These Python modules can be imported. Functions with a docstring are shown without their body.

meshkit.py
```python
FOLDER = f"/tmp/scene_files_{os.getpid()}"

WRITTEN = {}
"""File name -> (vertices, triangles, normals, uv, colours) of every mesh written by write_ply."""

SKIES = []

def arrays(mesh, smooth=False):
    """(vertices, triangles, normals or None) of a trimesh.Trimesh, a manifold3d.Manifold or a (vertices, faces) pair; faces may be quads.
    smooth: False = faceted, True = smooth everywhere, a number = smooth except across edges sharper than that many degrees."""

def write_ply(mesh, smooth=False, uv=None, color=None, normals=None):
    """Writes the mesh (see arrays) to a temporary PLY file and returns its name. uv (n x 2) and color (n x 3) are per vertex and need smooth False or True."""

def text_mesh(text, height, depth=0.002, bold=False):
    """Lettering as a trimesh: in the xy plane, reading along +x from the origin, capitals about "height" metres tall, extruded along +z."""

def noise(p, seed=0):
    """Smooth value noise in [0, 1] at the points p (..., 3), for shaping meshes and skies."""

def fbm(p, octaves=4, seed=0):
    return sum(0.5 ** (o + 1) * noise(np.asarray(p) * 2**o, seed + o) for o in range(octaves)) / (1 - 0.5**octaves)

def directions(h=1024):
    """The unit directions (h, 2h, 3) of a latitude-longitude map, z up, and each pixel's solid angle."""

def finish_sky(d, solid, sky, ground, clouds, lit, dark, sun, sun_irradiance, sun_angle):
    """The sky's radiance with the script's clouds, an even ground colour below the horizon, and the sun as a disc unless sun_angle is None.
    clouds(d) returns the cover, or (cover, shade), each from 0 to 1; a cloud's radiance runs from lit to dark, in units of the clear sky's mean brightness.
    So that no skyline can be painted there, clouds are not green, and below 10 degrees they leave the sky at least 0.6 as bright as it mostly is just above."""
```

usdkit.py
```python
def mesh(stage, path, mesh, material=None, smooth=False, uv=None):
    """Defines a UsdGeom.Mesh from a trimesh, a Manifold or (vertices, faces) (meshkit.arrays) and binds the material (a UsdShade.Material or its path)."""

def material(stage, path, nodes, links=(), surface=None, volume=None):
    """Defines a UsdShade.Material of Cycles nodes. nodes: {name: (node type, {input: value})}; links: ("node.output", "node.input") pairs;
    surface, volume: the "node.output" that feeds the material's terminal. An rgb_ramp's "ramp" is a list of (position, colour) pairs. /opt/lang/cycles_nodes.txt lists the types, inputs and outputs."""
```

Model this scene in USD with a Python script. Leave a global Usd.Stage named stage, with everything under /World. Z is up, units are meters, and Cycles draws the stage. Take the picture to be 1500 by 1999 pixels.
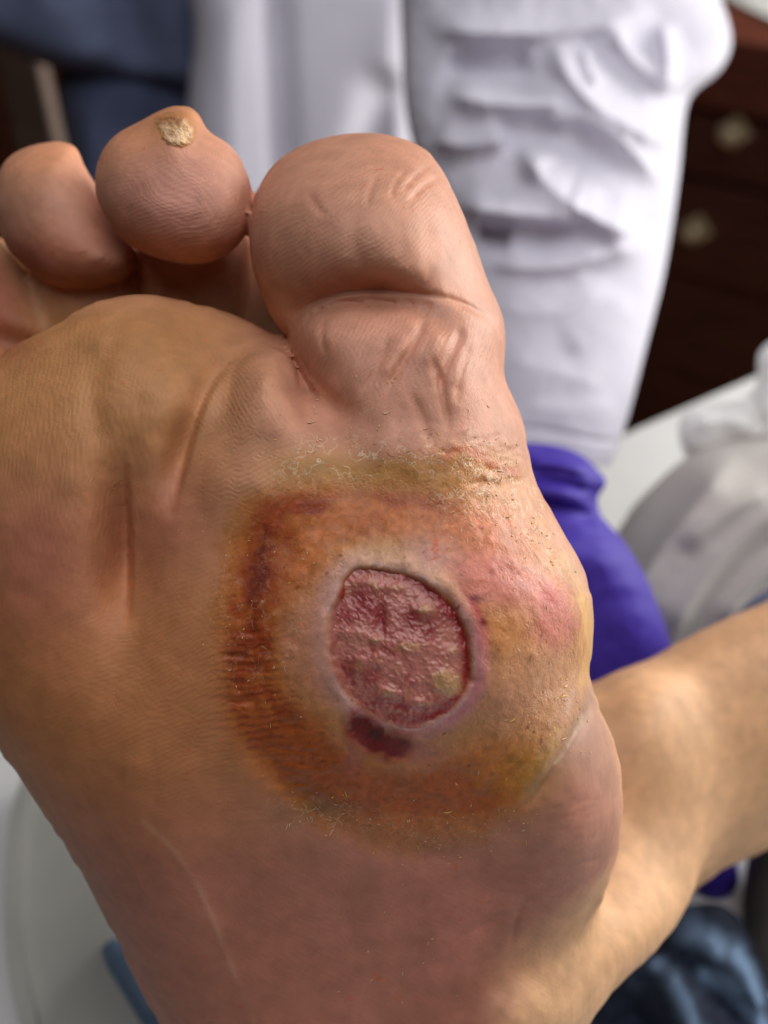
import math, numpy as np, trimesh, shapely, usdkit, meshkit
from scipy.spatial import cKDTree
from scipy.interpolate import splprep, splev
from scipy import sparse
from pxr import Usd, UsdGeom, UsdLux, UsdShade, Sdf, Gf, Vt

stage = Usd.Stage.CreateInMemory()
UsdGeom.SetStageUpAxis(stage, 'Z')
UsdGeom.SetStageMetersPerUnit(stage, 1.0)
UsdGeom.Xform.Define(stage, '/World')
UsdGeom.Scope.Define(stage, '/World/Looks')

# ------------------------------------------------------------------ camera, light, exposure
PITCH, CAM_H = math.radians(40), 1.0           # camera looks 40 degrees down from 1 m
K = 107 / 130 / 1500                           # mm per photo pixel per mm of distance
EXPOSURE = 0.0
ct, st = math.cos(PITCH), math.sin(PITCH)


def world(p):
    """camera-aligned millimetres (x right, y away, z up in the picture) -> world metres"""
    p = np.asarray(p, float) / 1000
    return np.stack([p[..., 0], p[..., 1] * ct + p[..., 2] * st, CAM_H - p[..., 1] * st + p[..., 2] * ct], -1)


def ray(px, py, Y):
    px, py, Y = np.broadcast_arrays(np.asarray(px, float), np.asarray(py, float), np.asarray(Y, float))
    return np.stack([(px - 750) * K * Y, Y, (999.5 - py) * K * Y], -1)


def at(px, py, Y):
    return world(ray(px, py, Y))


cam = UsdGeom.Camera.Define(stage, '/World/camera')
cam.AddTransformOp().Set(Gf.Matrix4d(1, 0, 0, 0, 0, st, ct, 0, 0, -ct, st, 0, 0, 0, CAM_H, 1))
cam.CreateHorizontalApertureAttr(36.0)
cam.CreateFocalLengthAttr(36.0 / (1500 * K))
cam.CreateFocusDistanceAttr(0.131)
cam.CreateFStopAttr(15.0)
cam.CreateExposureAttr(EXPOSURE)
cam.CreateClippingRangeAttr(Gf.Vec2f(0.02, 100))


def rect_light(name, pos, target, w, h, power, color):
    """pos, target in camera-aligned metres; a soft rectangular lamp"""
    p, t = world(np.array(pos) * 1000), world(np.array(target) * 1000)
    z = (p - t) / np.linalg.norm(p - t)
    x = np.cross([0, 0, 1], z); x /= np.linalg.norm(x)
    y = np.cross(z, x)
    L = UsdLux.RectLight.Define(stage, '/World/' + name)
    L.AddTransformOp().Set(Gf.Matrix4d(*x, 0, *y, 0, *z, 0, *p, 1))
    L.CreateWidthAttr(w); L.CreateHeightAttr(h)
    L.CreateIntensityAttr(power); L.CreateColorAttr(Gf.Vec3f(*color))
    L.CreateNormalizeAttr(True)
    return L


rect_light('unseen_right_light', (1.45, 0.50, 0.75), (0.0, 0.25, 0), 1.3, 1.2, 12.0, (1.0, 0.98, 0.94))  # out of view, lights the sleeve and shin from the right
rect_light('added_fill_light', (0.10, -0.30, 0.42), (0, 0.13, -0.02), 0.8, 0.7, 1.3, (0.98, 0.96, 1.0))  # added soft fill near the camera, standing in for room ambient
rect_light('added_background_light', (0.5, 2.1, 0.9), (0.4, 1.3, -0.3), 0.9, 0.5, 15.0, (1.0, 0.96, 0.9))  # added lamp to brighten the desk and floor behind


# ------------------------------------------------------------------ helpers
def smooth01(x, a, b):
    t = np.clip((np.asarray(x, float) - a) / (b - a), 0, 1)
    return t * t * (3 - 2 * t)


def closed(pts, n=500, s=0.0):
    pts = np.array(pts + [pts[0]], float)
    tck, _ = splprep(pts.T, s=s, per=True, k=3)
    return np.array(splev(np.linspace(0, 1, n, endpoint=False), tck)).T


def opened(pts, n=80):
    pts = np.array(pts, float)
    if len(pts) < 3:
        t = np.linspace(0, 1, n)[:, None]
        return pts[0] * (1 - t) + pts[-1] * t
    tck, _ = splprep(pts.T, s=0, k=min(3, len(pts) - 1))
    return np.array(splev(np.linspace(0, 1, n), tck)).T


def inside(poly, q):
    return shapely.contains_xy(shapely.Polygon(poly).buffer(0), q[:, 0], q[:, 1])


def d2(poly, q):
    """signed distance in photo pixels, negative inside"""
    q = np.asarray(q, float)
    d = cKDTree(poly).query(q)[0]
    return np.where(inside(poly, q), -d, d)


def dline(pts, q, n=80):
    """distance to an open curve and position along it 0..1"""
    c = opened(pts, n)
    d, i = cKDTree(c).query(q)
    return d, i / (n - 1)


def smin(a, b, k):
    h = np.clip(0.5 + 0.5 * (b - a) / k, 0, 1)
    return b * (1 - h) + a * h - k * h * (1 - h)


def surface_nets(F, o, h):
    """F sampled on a regular grid (inside < 0): vertices in grid coordinates times h plus o, quads"""
    s = F < 0
    n = np.array(F.shape)
    cs = np.zeros(n - 1, np.int8)
    for i, j, k in np.ndindex(2, 2, 2):
        cs += s[i:n[0] - 1 + i, j:n[1] - 1 + j, k:n[2] - 1 + k]
    act = (cs > 0) & (cs < 8)
    idx = np.argwhere(act)
    num = np.full(n - 1, -1, np.int32)
    num[act] = np.arange(len(idx))
    acc, cnt = np.zeros((len(idx), 3)), np.zeros(len(idx))
    corners = list(np.ndindex(2, 2, 2))
    val = {c: F[idx[:, 0] + c[0], idx[:, 1] + c[1], idx[:, 2] + c[2]] for c in corners}
    for c in corners:
        for ax in range(3):
            if c[ax] == 0:
                e = list(c); e[ax] = 1; e = tuple(e)
                a, b = val[c], val[e]
                m = (a < 0) != (b < 0)
                t = np.where(m, a / np.where(m, a - b, 1), 0)
                p = np.repeat(np.array([c], float), len(idx), 0)
                p[:, ax] = t
                acc += p * m[:, None]; cnt += m
    v = (idx + acc / cnt[:, None]) * h + o
    quads = []
    for ax in range(3):
        a = [slice(None)] * 3; b = [slice(None)] * 3
        a[ax] = slice(0, n[ax] - 1); b[ax] = slice(1, n[ax])
        ch = s[tuple(a)] != s[tuple(b)]
        e = np.argwhere(ch)
        u, w = (ax + 1) % 3, (ax + 2) % 3
        e = e[(e[:, u] > 0) & (e[:, w] > 0) & (e[:, u] < n[u] - 1) & (e[:, w] < n[w] - 1)]
        q = []
        for du, dw in ((-1, -1), (0, -1), (0, 0), (-1, 0)):
            k = e.copy(); k[:, u] += du; k[:, w] += dw
            q.append(num[k[:, 0], k[:, 1], k[:, 2]])
        q = np.stack(q, 1)
        flip = ~s[e[:, 0], e[:, 1], e[:, 2]]
        q[flip] = q[flip][:, ::-1]
        quads.append(q)
    q = np.vstack(quads)
    return v, np.vstack([q[:, [0, 1, 2]], q[:, [0, 2, 3]]])


def relax(v, f, n=3, lam=0.5):
    e = np.vstack([f[:, [0, 1]], f[:, [1, 2]], f[:, [2, 0]]])
    A = sparse.coo_matrix((np.ones(len(e)), (e[:, 0], e[:, 1])), (len(v), len(v))).tocsr()
    A = ((A + A.T) > 0).astype(float)
    D = sparse.diags(1 / np.maximum(np.asarray(A.sum(1)).ravel(), 1))
    L = D @ A
    for _ in range(n):
        v = v + lam * (L @ v - v)
        v = v - lam * 1.03 * (L @ v - v)
    return v


def normals(v, f):
    n, c = np.zeros_like(v), np.cross(v[f[:, 1]] - v[f[:, 0]], v[f[:, 2]] - v[f[:, 0]])
    for k in range(3):
        np.add.at(n, f[:, k], c)
    return n / np.maximum(np.linalg.norm(n, axis=1, keepdims=True), 1e-12)


class Form:
    """A soft solid of pillows and rounded limbs. Outlines are given as seen from the front; they are turned into real sizes at the distance Y0."""

    def __init__(self, Y0, box, h):
        self.Y0, self.s, self.h = Y0, Y0 * K, h
        x0, y0, x1, y1, c0, c1 = box
        g = h / self.s
        self.px, self.py, self.c = np.arange(x0, x1, g), np.arange(y0, y1, g), np.arange(c0, c1, h).astype(np.float32)
        self.X, self.Yp = np.meshgrid(self.px, self.py, indexing='ij')
        self.q = np.stack([self.X.ravel(), self.Yp.ravel()], 1)
        self.F = None

    def add(self, f, k, w=None):
        f = f.astype(np.float32)
        if self.F is None:
            self.F = np.full(self.X.shape + self.c.shape, 30.0, np.float32)
        self.F[w] = smin(self.F[w], f, np.float32(k)).astype(np.float32)

    def window(self, x0, y0, x1, y1, k):
        m = (float(np.max(k)) + 4) / self.s
        i = np.searchsorted(self.px, [x0 - m, x1 + m]); j = np.searchsorted(self.py, [y0 - m, y1 + m])
        return slice(*i), slice(*j)

    def pillow(self, outline, cc, h, Rx, bump=None, k=1.0, n=400):
        o = closed(outline, n)
        kk = k(self.X, self.Yp) if callable(k) else np.full(self.X.shape, float(k))
        w = self.window(*o.min(0), *o.max(0), kk)
        X, Y = self.X[w], self.Yp[w]
        d = (d2(o, np.stack([X.ravel(), Y.ravel()], 1)) * self.s).reshape(X.shape)
        cc = (cc(X, Y) if callable(cc) else np.full(X.shape, float(cc)))
        if bump is not None:
            cc = cc - bump(X, Y)
        u = np.maximum(d + Rx, 0) / Rx
        v = np.abs(self.c[None, None, :] - cc[..., None].astype(np.float32)) / np.float32(h)
        f = (np.sqrt((u.astype(np.float32) ** 2)[..., None] + v * v) - 1) * np.float32(min(Rx, h))
        self.add(f, kk[w][..., None], w)
        return self

    def limb(self, a, b, ra, rb, k=1.0):
        """rounded tapered limb between (px, py, c) points with radii in mm"""
        s = self.s
        r = max(ra, rb) / s
        w = self.window(min(a[0], b[0]) - r, min(a[1], b[1]) - r, max(a[0], b[0]) + r, max(a[1], b[1]) + r, k)
        P = [self.X[w][..., None].astype(np.float32) * s, self.Yp[w][..., None].astype(np.float32) * s, self.c[None, None, :]]
        A = np.array([a[0] * s, a[1] * s, a[2]]); B = np.array([b[0] * s, b[1] * s, b[2]])
        ab = B - A; L = ab @ ab
        t = np.clip(sum((P[i] - A[i]) * ab[i] for i in range(3)) / L, 0, 1)
        f = np.sqrt(sum((P[i] - A[i] - t * ab[i]) ** 2 for i in range(3))) - (ra + (rb - ra) * t)
        self.add(f, k, w)
        return self

    def mesh(self, relaxing=2, divide=0):
        F = np.pad(self.F, 1, constant_values=9.0)
        v, f = surface_nets(F, np.array([-1.0, -1.0, -1.0]), 1.0)
        v = relax(v, f, relaxing)
        for _ in range(divide):
            v, f = trimesh.remesh.subdivide(v, f)
            v = relax(v, f, 1)
        p = np.stack([self.px[0] + v[:, 0] * (self.h / self.s), self.py[0] + v[:, 1] * (self.h / self.s), self.c[0] + v[:, 2] * self.h], 1)
        return p, self.out(f)

    def out(self, f):
        return f[:, ::-1]

    def real(self, p):
        return ray(p[:, 0], p[:, 1], self.Y0 + p[:, 2])


def frontness(p, f, s):
    """how much each vertex faces the viewer side, 0..1"""
    q = p * np.array([s, -s, 1.0])
    return np.clip(-normals(q, f)[:, 2], -1, 1)


# ------------------------------------------------------------------ scene tree
NAMES = {}


def numbered(path):
    k = NAMES.get(path, 0)
    NAMES[path] = k + 1
    return path if k == 0 else f'{path}_{k:03d}'


def thing(name, label, cat, base, group=None, kind=None):
    path = numbered('/World/' + name)
    x = UsdGeom.Xform.Define(stage, path)
    base = np.asarray(base, float)
    x.AddTranslateOp().Set(Gf.Vec3d(*base))
    o = x.GetPrim()
    o.SetCustomDataByKey('label', label); o.SetCustomDataByKey('category', cat)
    if group: o.SetCustomDataByKey('group', group)
    if kind: o.SetCustomDataByKey('kind', kind)
    return path, base


def part(parent, name, v, f, mat, smooth=True, color=None, data=None, label=None, kind=None, base=None, height=None):
    """one mesh under a thing (parent = (path, base)) or under a part; v in world metres"""
    path = numbered(parent[0] + '/' + name)
    v = np.asarray(v, float) - parent[1]
    m = usdkit.mesh(stage, path, (v, f), mat, smooth=smooth)
    pv = UsdGeom.PrimvarsAPI(m)
    if color is not None:
        pv.CreatePrimvar('pigment', Sdf.ValueTypeNames.Color3fArray, 'vertex').Set(Vt.Vec3fArray.FromNumpy(np.asarray(color, np.float32)))
    if data is not None:
        pv.CreatePrimvar('skin_data', Sdf.ValueTypeNames.Color3fArray, 'vertex').Set(Vt.Vec3fArray.FromNumpy(np.asarray(data, np.float32)))
    if height is not None:
        pv.CreatePrimvar('crackle', Sdf.ValueTypeNames.Color3fArray, 'vertex').Set(Vt.Vec3fArray.FromNumpy(np.asarray(height, np.float32)))
    o = m.GetPrim()
    if label: o.SetCustomDataByKey('label', label)
    if kind: o.SetCustomDataByKey('kind', kind)
    return path, parent[1]


def single(name, label, cat, v, f, mat, smooth=True, kind=None, group=None):
    path = numbered('/World/' + name)
    m = usdkit.mesh(stage, path, (np.asarray(v, float), f), mat, smooth=smooth)
    o = m.GetPrim()
    if label: o.SetCustomDataByKey('label', label)
    if cat: o.SetCustomDataByKey('category', cat)
    if kind: o.SetCustomDataByKey('kind', kind)
    if group: o.SetCustomDataByKey('group', group)
    return path


def M(name, nodes, links, surface='p.BSDF'):
    return usdkit.material(stage, '/World/Looks/' + name, nodes, links, surface=surface)


def srgb(r, g, b):
    c = np.array([r, g, b], float) / 255
    return np.where(c <= 0.04045, c / 12.92, ((c + 0.055) / 1.055) ** 2.4)


# ------------------------------------------------------------------ materials
SKIN = M('skin', {
    'col': ('attribute', {'attribute': 'pigment'}),
    'dat': ('attribute', {'attribute': 'skin_data'}), 'mk': ('attribute', {'attribute': 'crackle'}), 'mks': ('separate_color', {'color_type': 'rgb'}),
    'sep': ('separate_color', {'color_type': 'rgb'}),
    'geo': ('geometry', {}),
    'n1': ('noise_texture', {'scale': 900.0, 'detail': 5.0, 'roughness': 0.65}),
    'n2': ('noise_texture', {'scale': 260.0, 'detail': 4.0, 'roughness': 0.6}),
    'vo': ('voronoi_texture', {'scale': 1300.0, 'feature': 'distance_to_edge'}),
    'dn': ('noise_texture', {'scale': 700.0, 'detail': 3.0}), 'dm': ('vector_math', {'math_type': 'multiply_add', 'vector2': (0.0016, 0.0016, 0.0016)}),
    'v2': ('noise_texture', {'scale': 420.0, 'detail': 3.0, 'roughness': 0.55}), 'va': ('math', {'math_type': 'subtract', 'value2': 0.5}), 'vb': ('math', {'math_type': 'absolute'}),
    'ln': ('map_range', {'from_min': 0.0, 'from_max': 0.028, 'to_min': 1.0, 'to_max': 0.0, 'clamp': True}),
    'n3': ('noise_texture', {'scale': 330.0, 'detail': 3.0}), 'nm': ('map_range', {'from_min': 0.36, 'from_max': 0.55, 'to_min': 0.0, 'to_max': 0.9, 'clamp': True}),
    'l1': ('math', {'math_type': 'multiply'}), 'l2': ('math', {'math_type': 'multiply'}),
    'scl': ('mix_color', {'blend_type': 'mix', 'b': (0.80, 0.62, 0.42)}),
    'vr': ('map_range', {'from_min': 0.0, 'from_max': 0.25, 'to_min': 0.0, 'to_max': 1.0, 'clamp': True}),
    'mot': ('map_range', {'from_min': 0.3, 'from_max': 0.7, 'to_min': 0.86, 'to_max': 1.10}),
    'mul': ('mix_color', {'blend_type': 'multiply', 'fac': 1.0, 'use_clamp': False}),
    'cmb': ('combine_color', {}),
    'h1': ('math', {'math_type': 'multiply_add', 'value2': 0.16}),
    'h2': ('math', {'math_type': 'multiply'}),
    'h3': ('math', {'math_type': 'add'}),
    'b1': ('bump', {'strength': 0.5, 'distance': 0.00025}),
    'p': ('principled_bsdf', {'subsurface_weight': 0.22, 'subsurface_scale': 0.0018, 'subsurface_radius': (1.0, 0.45, 0.28),
                              'subsurface_method': 'burley', 'specular_ior_level': 0.36}),
}, [('dat.color', 'sep.color'), ('geo.position', 'n1.vector'), ('geo.position', 'n2.vector'), ('geo.position', 'vo.vector'),
    ('vo.distance', 'vr.value'), ('n2.fac', 'mot.value'), ('mot.result', 'cmb.r'), ('mot.result', 'cmb.g'), ('mot.result', 'cmb.b'),
    ('col.color', 'mul.a'), ('cmb.color', 'mul.b'), ('mul.result', 'scl.a'), ('scl.result', 'p.base_color'), ('geo.position', 'dn.vector'), ('dn.color', 'dm.vector1'), ('geo.position', 'dm.vector3'), ('dm.vector', 'v2.vector'), ('v2.fac', 'va.value1'), ('va.value', 'vb.value1'), ('vb.value', 'ln.value'), ('geo.position', 'n3.vector'), ('n3.fac', 'nm.value'), ('mk.color', 'mks.color'), ('ln.result', 'l1.value1'), ('nm.result', 'l1.value2'), ('l1.value', 'l2.value1'), ('mks.r', 'l2.value2'), ('l2.value', 'scl.fac'),
    ('vr.result', 'h1.value1'), ('n1.fac', 'h1.value3'),
    ('h1.value', 'h2.value1'), ('sep.g', 'h2.value2'), ('h2.value', 'h3.value1'), ('sep.r', 'h3.value2'),
    ('h3.value', 'b1.height'), ('b1.normal', 'p.normal'), ('sep.b', 'p.roughness')])

WET = M('wet_flesh', {
    'col': ('attribute', {'attribute': 'pigment'}), 'geo': ('geometry', {}),
    'n1': ('noise_texture', {'scale': 1500.0, 'detail': 4.0}),
    'b1': ('bump', {'strength': 0.5, 'distance': 0.0003}),
    'p': ('principled_bsdf', {'roughness': 0.5, 'specular_ior_level': 0.2, 'coat_weight': 0.8, 'coat_roughness': 0.06, 'diffuse_roughness': 0.2}),
}, [('geo.position', 'n1.vector'), ('n1.fac', 'b1.height'), ('b1.normal', 'p.normal'), ('b1.normal', 'p.coat_normal'), ('col.color', 'p.base_color')])

CRUST = M('crust', {
    'col': ('attribute', {'attribute': 'pigment'}), 'geo': ('geometry', {}),
    'n1': ('noise_texture', {'scale': 1800.0, 'detail': 4.0}),
    'b1': ('bump', {'strength': 0.7, 'distance': 0.0003}),
    'p': ('principled_bsdf', {'roughness': 0.6, 'specular_ior_level': 0.25, 'diffuse_roughness': 0.2}),
}, [('geo.position', 'n1.vector'), ('n1.fac', 'b1.height'), ('b1.normal', 'p.normal'), ('col.color', 'p.base_color')])


def cloth(name, color, weave=2500.0, rough=0.9, spread=0.12, scale=60.0, dark=None):
    dark = np.array(color) * (1 - 2 * spread) if dark is None else dark
    return M(name, {
        'geo': ('geometry', {}),
        'n': ('noise_texture', {'scale': scale, 'detail': 5.0, 'roughness': 0.6}),
        'r': ('rgb_ramp', {'ramp': [(0.3, tuple(dark)), (0.7, tuple(color))]}),
        'w': ('noise_texture', {'scale': weave, 'detail': 2.0}),
        'b': ('bump', {'strength': 0.3, 'distance': 0.0004}),
        'p': ('principled_bsdf', {'roughness': rough, 'sheen_weight': 0.1, 'specular_ior_level': 0.2}),
    }, [('geo.position', 'n.vector'), ('n.fac', 'r.fac'), ('r.color', 'p.base_color'), ('geo.position', 'w.vector'), ('w.fac', 'b.height'), ('b.normal', 'p.normal')])


COAT = cloth('white_cotton', (0.76, 0.74, 0.83), spread=0.02)  # white cotton; the lavender tinge stands in for cool shade
NAVY = cloth('navy_cotton', (0.15, 0.18, 0.29), spread=0.12)
NAVY2 = cloth('blue_twill', (0.10, 0.12, 0.21), spread=0.15)
DENIM = M('denim', {'col': ('attribute', {'attribute': 'pigment'}), 'geo': ('geometry', {}), 'w': ('noise_texture', {'scale': 2500.0, 'detail': 2.0}),
                    'b': ('bump', {'strength': 0.4, 'distance': 0.0004}), 'p': ('principled_bsdf', {'roughness': 0.9, 'specular_ior_level': 0.2})},
          [('geo.position', 'w.vector'), ('w.fac', 'b.height'), ('b.normal', 'p.normal'), ('col.color', 'p.base_color')])
GREY = cloth('grey_cloth', (0.56, 0.52, 0.48), spread=0.06, scale=30)
PAPER = cloth('white_paper', (0.88, 0.88, 0.84), spread=0.01, weave=900)
SHEET = cloth('white_sheet', (0.80, 0.80, 0.77), spread=0.02, weave=900)
TRAY = M('grey_plastic', {'geo': ('geometry', {}), 'n': ('noise_texture', {'scale': 40.0, 'detail': 4.0}),
                          'r': ('rgb_ramp', {'ramp': [(0.3, (0.36, 0.37, 0.33)), (0.7, (0.42, 0.42, 0.38))]}),
                          'p': ('principled_bsdf', {'roughness': 0.5})},
         [('geo.position', 'n.vector'), ('n.fac', 'r.fac'), ('r.color', 'p.base_color')])
NITRILE = M('nitrile', {'geo': ('geometry', {}), 'n': ('noise_texture', {'scale': 700.0, 'detail': 3.0}),
                        'b': ('bump', {'strength': 0.15, 'distance': 0.0003}),
                        'p': ('principled_bsdf', {'base_color': (0.055, 0.030, 0.33), 'roughness': 0.6, 'specular_ior_level': 0.2})},
            [('geo.position', 'n.vector'), ('n.fac', 'b.height'), ('b.normal', 'p.normal')])
WOODN = {'geo': ('geometry', {}), 'map': ('mapping', {'mapping_type': 'point', 'scale': (3.0, 3.0, 22.0)}),
         'n': ('noise_texture', {'scale': 3.0, 'detail': 6.0, 'roughness': 0.6, 'distortion': 0.6})}
WOODL = [('geo.position', 'map.vector'), ('map.vector', 'n.vector'), ('n.fac', 'r.fac'), ('r.color', 'p.base_color')]
WOOD_TOP = M('red_wood', {**WOODN, 'r': ('rgb_ramp', {'ramp': [(0.3, (0.16, 0.045, 0.028)), (0.7, (0.26, 0.080, 0.048))]}), 'p': ('principled_bsdf', {'roughness': 0.35})}, WOODL)
WOOD_DARK = M('dark_wood', {**WOODN, 'r': ('rgb_ramp', {'ramp': [(0.3, (0.07, 0.027, 0.019)), (0.7, (0.16, 0.054, 0.036))]}), 'p': ('principled_bsdf', {'roughness': 0.4})}, WOODL)
WOOD_FLOOR = M('brown_floor', {**WOODN, 'r': ('rgb_ramp', {'ramp': [(0.3, (0.22, 0.085, 0.04)), (0.7, (0.34, 0.14, 0.07))]}), 'p': ('principled_bsdf', {'roughness': 0.4})}, WOODL)
BRASS = M('brass', {'p': ('principled_bsdf', {'base_color': (0.90, 0.78, 0.48), 'metallic': 0.2, 'roughness': 0.42})}, [])
SHADE_GREY = cloth('shade_grey', (0.10, 0.092, 0.085), spread=0.1)  # dark tone stands in for shade on the surface behind the jeans
BROWN = cloth('brown_fabric', (0.20, 0.14, 0.11), spread=0.15)

# ------------------------------------------------------------------ the foot
Y0 = 130.0
SOLE = [(-170, 900), (-110, 790), (-50, 722), (0, 692), (60, 656), (110, 632), (150, 606), (200, 586), (250, 577), (330, 581), (400, 598), (460, 616), (530, 650),
        (640, 690), (800, 720), (930, 735), (990, 770), (1026, 862), (1044, 932), (1066, 978), (1107, 1050), (1135, 1100), (1152, 1150), (1160, 1200), (1158, 1255), (1152, 1310),
        (1166, 1368), (1190, 1420), (1208, 1480), (1217, 1550), (1215, 1620), (1195, 1710), (1150, 1810), (1090, 1930), (1060, 2060), (1000, 2250), (900, 2380),
        (700, 2440), (520, 2360), (420, 2200), (310, 1999), (230, 1840), (150, 1690), (80, 1580), (0, 1465), (-90, 1320), (-165, 1120)]
TOE_TIP = [(489, 505), (490, 420), (512, 352), (560, 300), (620, 273), (700, 260), (770, 266), (828, 290), (872, 345), (908, 425), (940, 510), (960, 572), (974, 640),
           (945, 700), (860, 690), (740, 660), (650, 665), (585, 668), (552, 650), (520, 600)]
TOE_BASE = [(564, 665), (572, 625), (605, 592), (650, 575), (720, 566), (830, 572), (905, 592), (950, 628), (974, 695), (994, 780), (1004, 850), (980, 950),
            (850, 990), (700, 930), (625, 830), (585, 745)]
WEB = [(372, 960), (378, 880), (398, 810), (430, 745), (465, 700), (505, 679), (545, 683), (575, 710), (600, 760), (660, 830), (690, 940), (600, 1040), (440, 1040)]
TOE_2 = [(186, 372), (193, 310), (220, 268), (262, 243), (300, 222), (345, 207), (384, 219), (404, 253), (438, 276), (472, 316), (490, 365), (492, 420), (472, 470),
         (430, 505), (370, 517), (312, 506), (255, 480), (212, 436)]
TOE_3 = [(-6, 345), (16, 308), (60, 285), (115, 277), (146, 286), (162, 318), (182, 352), (205, 400), (232, 450), (262, 492), (262, 525), (200, 560), (150, 562),
         (108, 556), (60, 530), (18, 490), (-8, 430)]
LUMP = [(1000, 1330), (1150, 1335), (1230, 1310), (1330, 1330), (1395, 1440), (1400, 1600), (1362, 1720), (1325, 1800), (1255, 1880), (1195, 1940), (1145, 2010),
        (1070, 2140), (950, 2260), (820, 2180), (860, 1900), (900, 1600)]
LEG = [(1180, 1352), (1250, 1298), (1350, 1240), (1440, 1198), (1500, 1172), (1700, 1085), (1860, 1040), (1900, 1300), (1860, 1560), (1700, 1580), (1560, 1625), (1470, 1672),
       (1400, 1705), (1345, 1740), (1270, 1700), (1180, 1560)]


def g(X, Y, x, y, sx, sy=None):
    sy = sx if sy is None else sy
    return np.exp(-((X - x) / sx) ** 2 - ((Y - y) / sy) ** 2)


def sole_bump(X, Y):
    return (10.0 * g(X, Y, 850, 1230, 330, 310) + 3.0 * g(X, Y, 110, 930, 190, 260) + 1.5 * g(X, Y, 330, 800, 140, 200) + 3.0 * g(X, Y, 480, 1250, 240, 300)
            - 3.5 * g(X, Y, 245, 1120, 70, 160) - 5.5 * g(X, Y, 440, 640, 130, 95) - 12.0 * smooth01(Y, 1350, 2150) - 3.0 * smooth01(-X, -200, 150)
            + 5 * g(X, Y, 1150, 1620, 150, 200) + 2.0 * g(X, Y, 300, 1750, 120, 350))


foot = Form(Y0, (-260, 120, 1900, 2520, -22, 125), 0.8)
foot.pillow(SOLE, 17.0, 17.0, 15.0, sole_bump)
foot.pillow(TOE_BASE, lambda X, Y: 15.5 - 1.5 * smooth01(Y, 780, 1000), 16.0, 8.5, lambda X, Y: 3.2 * g(X, Y, 770, 800, 230, 210), k=lambda X, Y: 0.8 + 6 * smooth01(Y, 740, 900) * smooth01(X, 560, 700) * (1 - .7 * smooth01(X, 880, 980)) + 1.5 * smooth01(X, 900, 1000))
foot.pillow(WEB, lambda X, Y: 10.5 + 2 * smooth01(-X, -420, -360), 14.0, 8.0, lambda X, Y: 2.2 * g(X, Y, 520, 800, 110, 110), k=lambda X, Y: 0.8 + 6 * smooth01(Y, 780, 950))
foot.pillow(TOE_TIP, lambda X, Y: 17.0 + 3 * smooth01(-Y, -420, -250), 16.5, 14.5, lambda X, Y: 3.5 * g(X, Y, 730, 460, 220, 150) - 2.0 * g(X, Y, 650, 600, 150, 60), k=lambda X, Y: 0.6 + 5 * smooth01(X, 740, 950))
foot.pillow(TOE_2, 21.0, 12.0, 8.5, lambda X, Y: 1.5 * g(X, Y, 345, 250, 60, 50), k=0.7)
foot.limb((375, 440, 34), (385, 700, 47), 7.2, 9.0, k=1.0)
foot.pillow(TOE_3, 34.0, 11.0, 7.5, k=1.6)
foot.limb((150, 470, 40), (190, 720, 43), 6.5, 8.0, k=1.0)
foot.pillow([(-160, 600), (-150, 500), (-90, 445), (-30, 448), (20, 490), (70, 560), (105, 615), (110, 660), (60, 700), (-40, 720), (-120, 690)], 44.0, 11.0, 9.0, k=1.6)
foot.limb((-60, 600, 46), (-20, 820, 36), 6.5, 8.0, k=1.0)
foot.limb((545, 395, 39), (530, 700, 46), 3.6, 8.0, k=1.4)
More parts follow.
